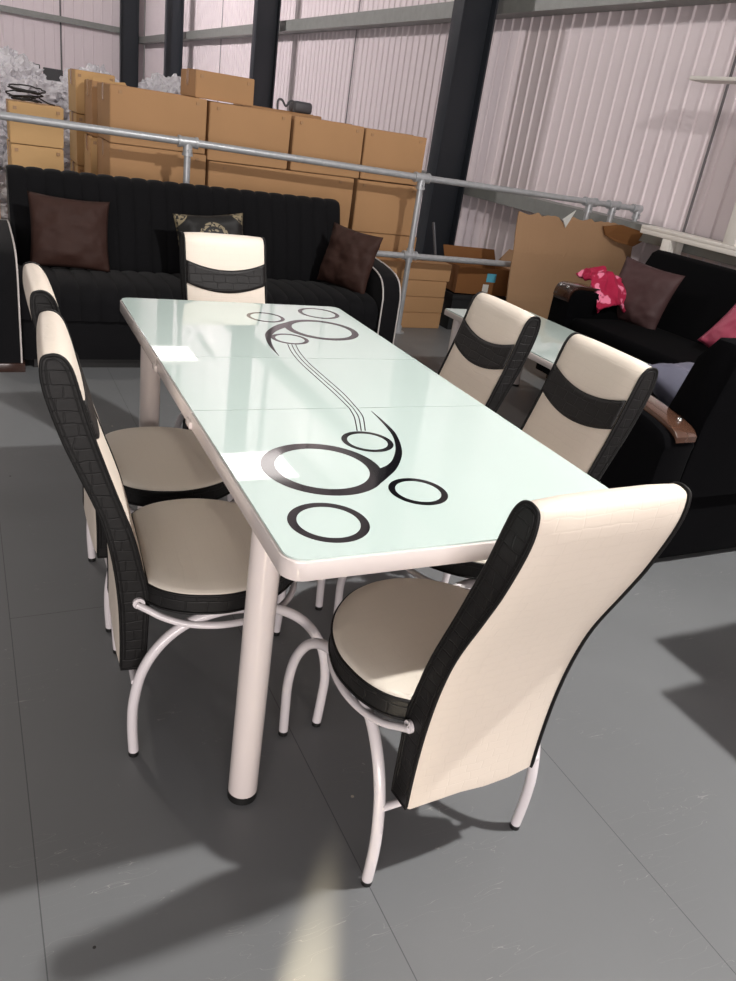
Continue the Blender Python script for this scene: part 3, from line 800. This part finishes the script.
# plastic bags
bagspots = []; where = []
for lay, (z_, r_b) in enumerate(((.29, .34), (.76, .31), (1.15, .28))):
    for k, x_ in enumerate((-.72, -.08, .56, 1.2)):
        bagspots.append((x_+(.0, .22, .08)[lay], 6.35+.1*k+.05*lay, z_, r_b*(1.1 if (k+lay) % 2 else 1)))
        where.append(('at the bottom', 'mid height', 'on the top')[lay]+' of the heap, '+('cut off by the left frame edge', 'behind the cable coil', 'behind the pale upright carton', 'at its right end')[k])
for (x, y, z, r), wd in zip(bagspots, where):
    bm = bmesh.new(); bmesh.ops.create_icosphere(bm, subdivisions=5, radius=1)
    for v in bm.verts:
        d = v.co.normalized()
        q = d*2.4+Vector((x*5, y*3, z*7))
        k = 1+.22*noise.noise(q)-.26*abs(noise.noise(q*2.3))+.30*abs(noise.noise(q*4))
        v.co = Vector((d.x*r*k*1.08, d.y*r*k*.9, max(d.z*r*k*.95, -z)))
    o = from_bm('plastic_bag', bm, M['bag'], None, False); o.location = (x, y, z)
    tag(o, 'clear plastic bag ' + wd, 'bag', 'plastic bags piled behind the boxes')

# dark cabinets far behind the bags
for i, (a, b, zt, lab) in enumerate(((.10, .30, 1.435, 'widest tall dark grey panel at the upper left edge, behind the plastic bags'), (.37, .43, 1.42, 'narrow dark grey panel between two others behind the plastic bags'), (.52, .66, 1.40, 'rightmost dark grey panel behind the plastic bags, lower than the rest'))):
    e = empty('dark_panel', lab, 'panel', ((a+b)/2, 9.2, 0), 0, 'dark panels behind the plastic bags')
    box('panel_board', -(b-a)/2-.03, (b-a)/2+.03, 0, .05, .03, zt, M['dark_grey'], e, .01)
    box('panel_foot', -(b-a)/2-.05, (b-a)/2+.05, -.1, .15, 0, .03, M['dark_grey'], e, .005)

# big flattened cardboard sheet
bm = bmesh.new(); N = 34; topz = []
random.seed(3)
x0, x1 = 3.20, 4.36
for i in range(N+1):
    x = x0+(x1-x0)*i/N
    z = .925+.006*math.sin(i*1.7)+(.012 if i % 5 == 0 else 0)
    if 12 <= i <= 14: z -= .035
    if i > 28: z -= .01*(i-28)
    topz.append((x, z))
def cy_(x, z): return 3.86+.085*z+.008*math.sin(x*9)*z+.006*abs(math.sin(z*9.5))+.004*noise.noise(Vector((x*4, z*6, 2)))
A = []; B = []
for x, z in topz:
    A.append([bm.verts.new((x+(.03*(1-k/24)*(1 if x < 3.3 else 0)), cy_(x, z*k/24), z*k/24)) for k in range(25)])
    B.append([bm.verts.new((x+(.03*(1-k/24)*(1 if x < 3.3 else 0)), cy_(x, z*k/24)+.012, z*k/24)) for k in range(25)])
for L, fl in ((A, 0), (B, 1)):
    for i in range(N):
        for k in range(24):
            f = (L[i][k], L[i+1][k], L[i+1][k+1], L[i][k+1]); bm.faces.new(f if not fl else f[::-1])
for i in range(N): bm.faces.new((A[i][24], A[i+1][24], B[i+1][24], B[i][24])); bm.faces.new((A[i][0], B[i][0], B[i+1][0], A[i+1][0]))
for k in range(24): bm.faces.new((A[0][k], A[0][k+1], B[0][k+1], B[0][k])); bm.faces.new((A[N][k], B[N][k], B[N][k+1], A[N][k+1]))
sh = empty('cardboard_sheet', 'big flattened worn cardboard sheet with torn top leaning on the railing', 'cardboard', (3.78, 3.9, 0))
o = from_bm('sheet', bm, M['card_old'], sh, False); o.matrix_parent_inverse = Matrix.Translation((-3.78, -3.9, 0))
bm = bmesh.new(); v = [bm.verts.new(q) for q in ((3.60, 3.925, .915), (3.64, 3.925, .86), (3.68, 3.90, .99))]; bm.faces.new(v)
v2 = [bm.verts.new(q) for q in ((3.60, 3.935, .915), (3.64, 3.935, .86), (3.68, 3.91, .99))]; bm.faces.new(v2[::-1])
for i in range(3): bm.faces.new((v[i], v[(i+1) % 3], v2[(i+1) % 3], v2[i]))
o = from_bm('torn_tip', bm, M['white_label'], sh); o.matrix_parent_inverse = Matrix.Translation((-3.78, -3.9, 0))
bm = bmesh.new()
P = [(3.98, 3.90, .90), (4.10, 3.84, .93), (4.30, 3.80, .90), (4.36, 3.82, .84), (4.28, 3.85, .78), (4.12, 3.88, .80), (4.02, 3.90, .84)]
A = [bm.verts.new(q) for q in P]; B = [bm.verts.new((q[0], q[1]+.012, q[2])) for q in P]
bm.faces.new(A); bm.faces.new(B[::-1])
for i in range(len(P)): bm.faces.new((A[i], A[(i+1) % len(P)], B[(i+1) % len(P)], B[i]))
o = from_bm('folded_flap', bm, M['card_dark'], sh); o.matrix_parent_inverse = Matrix.Translation((-3.78, -3.9, 0))

# crate with an open carton on it
cr = empty('storage_crate', 'black plastic crate on the floor between the flat cartons and the cardboard sheet', 'crate', (3.16, 4.32, 0))
bm = bmesh.new(); add_box(bm, -.24, .24, -.16, .16, 0, .02); add_box(bm, -.24, .24, -.16, -.14, .02, .27); add_box(bm, -.24, .24, .14, .16, .02, .27)
add_box(bm, -.24, -.22, -.14, .14, .02, .27); add_box(bm, .22, .24, -.14, .14, .02, .27); from_bm('crate_body', bm, M['frame_dark'], cr)
bm = bmesh.new(); add_box(bm, -.25, .25, -.17, -.16, .24, .275); add_box(bm, -.25, .25, .16, .17, .24, .275); add_box(bm, -.25, -.24, -.16, .16, .24, .275); add_box(bm, .24, .25, -.16, .16, .24, .275)
from_bm('rim', bm, M['frame_dark'], cr)
oc = empty('cardboard_box', 'small open carton with a pale blue sticker, standing on the black crate', 'box', (3.20, 4.32, .277), R(-6))
bm = bmesh.new(); w, d, h = .23, .14, .20
add_box(bm, -w, w, -d, d, 0, .006); add_box(bm, -w, w, -d, -d+.006, .006, h); add_box(bm, -w, w, d-.006, d, .006, h); add_box(bm, -w, -w+.006, -d+.006, d-.006, .006, h); add_box(bm, w-.006, w, -d+.006, d-.006, .006, h)
from_bm('carton_body', bm, M['card_dark'], oc)
bm = bmesh.new(); add_box(bm, -w, w, 0, .12, 0, .005, rot=Matrix.Translation((0, d, h)) @ Matrix.Rotation(R(55), 4, 'X')); from_bm('flap', bm, M['card_dark'], oc)
bm = bmesh.new(); add_box(bm, 0, .16, -d, d, 0, .005, rot=Matrix.Translation((w, 0, h)) @ Matrix.Rotation(R(-50), 4, 'Y')); from_bm('flap', bm, M['card_old'], oc)
box('sticker', .02, .10, -d-.002, -d+.001, .10, .165, M['blue_label'], oc, 0); box('sticker', .0, .05, -d-.002, -d+.001, .02, .08, M['white_label'], oc, 0)
tag(tube('metal_strip', [(2.885, 4.34, .004), (2.875, 4.42, .45), (2.84, 4.50, .74)], .011, M['stick'], None, 6), 'thin grey metal strip leaning beside the black crate', 'strip')

# pale board low at the far left
tag(box('wooden_board', -.62, -.16, 5.2, 5.26, 0, .86, M['pale_wood'], None, .004), 'pale wooden board standing behind the sofa at the left picture edge', 'board')

# ---------------------------------------------------------------- lighting
def lamp(loc, label, power, size, color, aim=None, emis=None):
    e = empty('ceiling_light', label, 'light', loc, 0, 'high bay lights hung from the roof')
    box('housing', -.62, .62, -.54, .54, .03, .10, M['white_paint'], e, .01)
    t = NT('light diffuser'); t.b.inputs['Base Color'].default_value = (.9, .9, .9, 1)
    t.b.inputs['Emission Color'].default_value = color+(1,); t.b.inputs['Emission Strength'].default_value = emis or 3
    box('diffuser', -.58, .58, -.50, .50, .015, .03, t.m, e, 0)
    tube('hanger', [(-.4, 0, .1), (-.4, 0, 1.95)], .008, M['galv'], e, 6); tube('hanger', [(.4, 0, .1), (.4, 0, 1.95)], .008, M['galv'], e, 6)
    if power:
        ld = bpy.data.lights.new('lamp', 'AREA'); ld.shape = 'DISK'; ld.size = size; ld.energy = power; ld.color = color
        lo = bpy.data.objects.new('lamp', ld); COL.objects.link(lo); lo.location = (loc[0], loc[1], loc[2])
        if aim: lo.rotation_euler = (Vector(aim)-Vector(loc)).to_track_quat('-Z', 'Y').to_euler()
    return e
lamp((2.1, -.65, 3.6), 'ceiling light hanging over the near right of the table', 208, .14, (1, .97, .94), (.4, .6, .3))
lamp((3.6, 10.1, 5.4), 'ceiling light in the middle of the clad wall, mirrored in the tabletop', 0, .6, (1, .93, .90), None, 5)
lamp((3.5, 16.2, 5.4), 'farthest ceiling light near the warehouse corner, mirrored in the tabletop', 0, .6, (1, .93, .90), None, 5)
lamp((-1.6, 5.2, 5.6), 'ceiling light above the plastic bags and left cartons', 80, .4, (1, .92, .82), (.3, 6, .8))
lamp((-3.0, 14, 6), 'added lamp over the empty middle of the warehouse to brighten the walls', 1100, .8, (1, .93, .93), (4, 16, 2))  # unseen lamp, added to brighten the clad walls
def soft(loc, aim, size, power, color):
    ld = bpy.data.lights.new('soft_fill', 'AREA'); ld.shape = 'RECTANGLE'; ld.size = size[0]; ld.size_y = size[1]; ld.energy = power; ld.color = color
    lo = bpy.data.objects.new('soft_fill', ld); COL.objects.link(lo); lo.location = loc
    lo.rotation_euler = (Vector(aim)-Vector(loc)).to_track_quat('-Z', 'Y').to_euler()
# added soft fill light from behind and left of the camera
soft((-2.6, -6.0, 1.35), (1.2, 4, 1.2), (6, 2.2), 380, (1, .92, .90))
# added narrow low spot for the warm floor wedge, standing in for sunlight
sl = bpy.data.lights.new('wedge_spot', 'SPOT'); sl.energy = 26000; sl.color = (1, .84, .58); sl.spot_size = R(2.7); sl.spot_blend = .4; sl.shadow_soft_size = .01
so = bpy.data.objects.new('wedge_spot', sl); COL.objects.link(so); so.location = (-2.15, -3.82, .36)
so.rotation_euler = (Vector((-.345, -.834, 0))-Vector((-2.15, -3.82, .36))).to_track_quat('-Z', 'Y').to_euler()
w = bpy.data.worlds.new('world'); scene.world = w; w.use_nodes = True
bg = w.node_tree.nodes['Background']; bg.inputs[0].default_value = (1, .94, .91, 1); bg.inputs[1].default_value = .17
scene.view_settings.view_transform = 'Standard'; scene.view_settings.look = 'None'; scene.view_settings.gamma = 1; scene.view_settings.exposure = 0.15
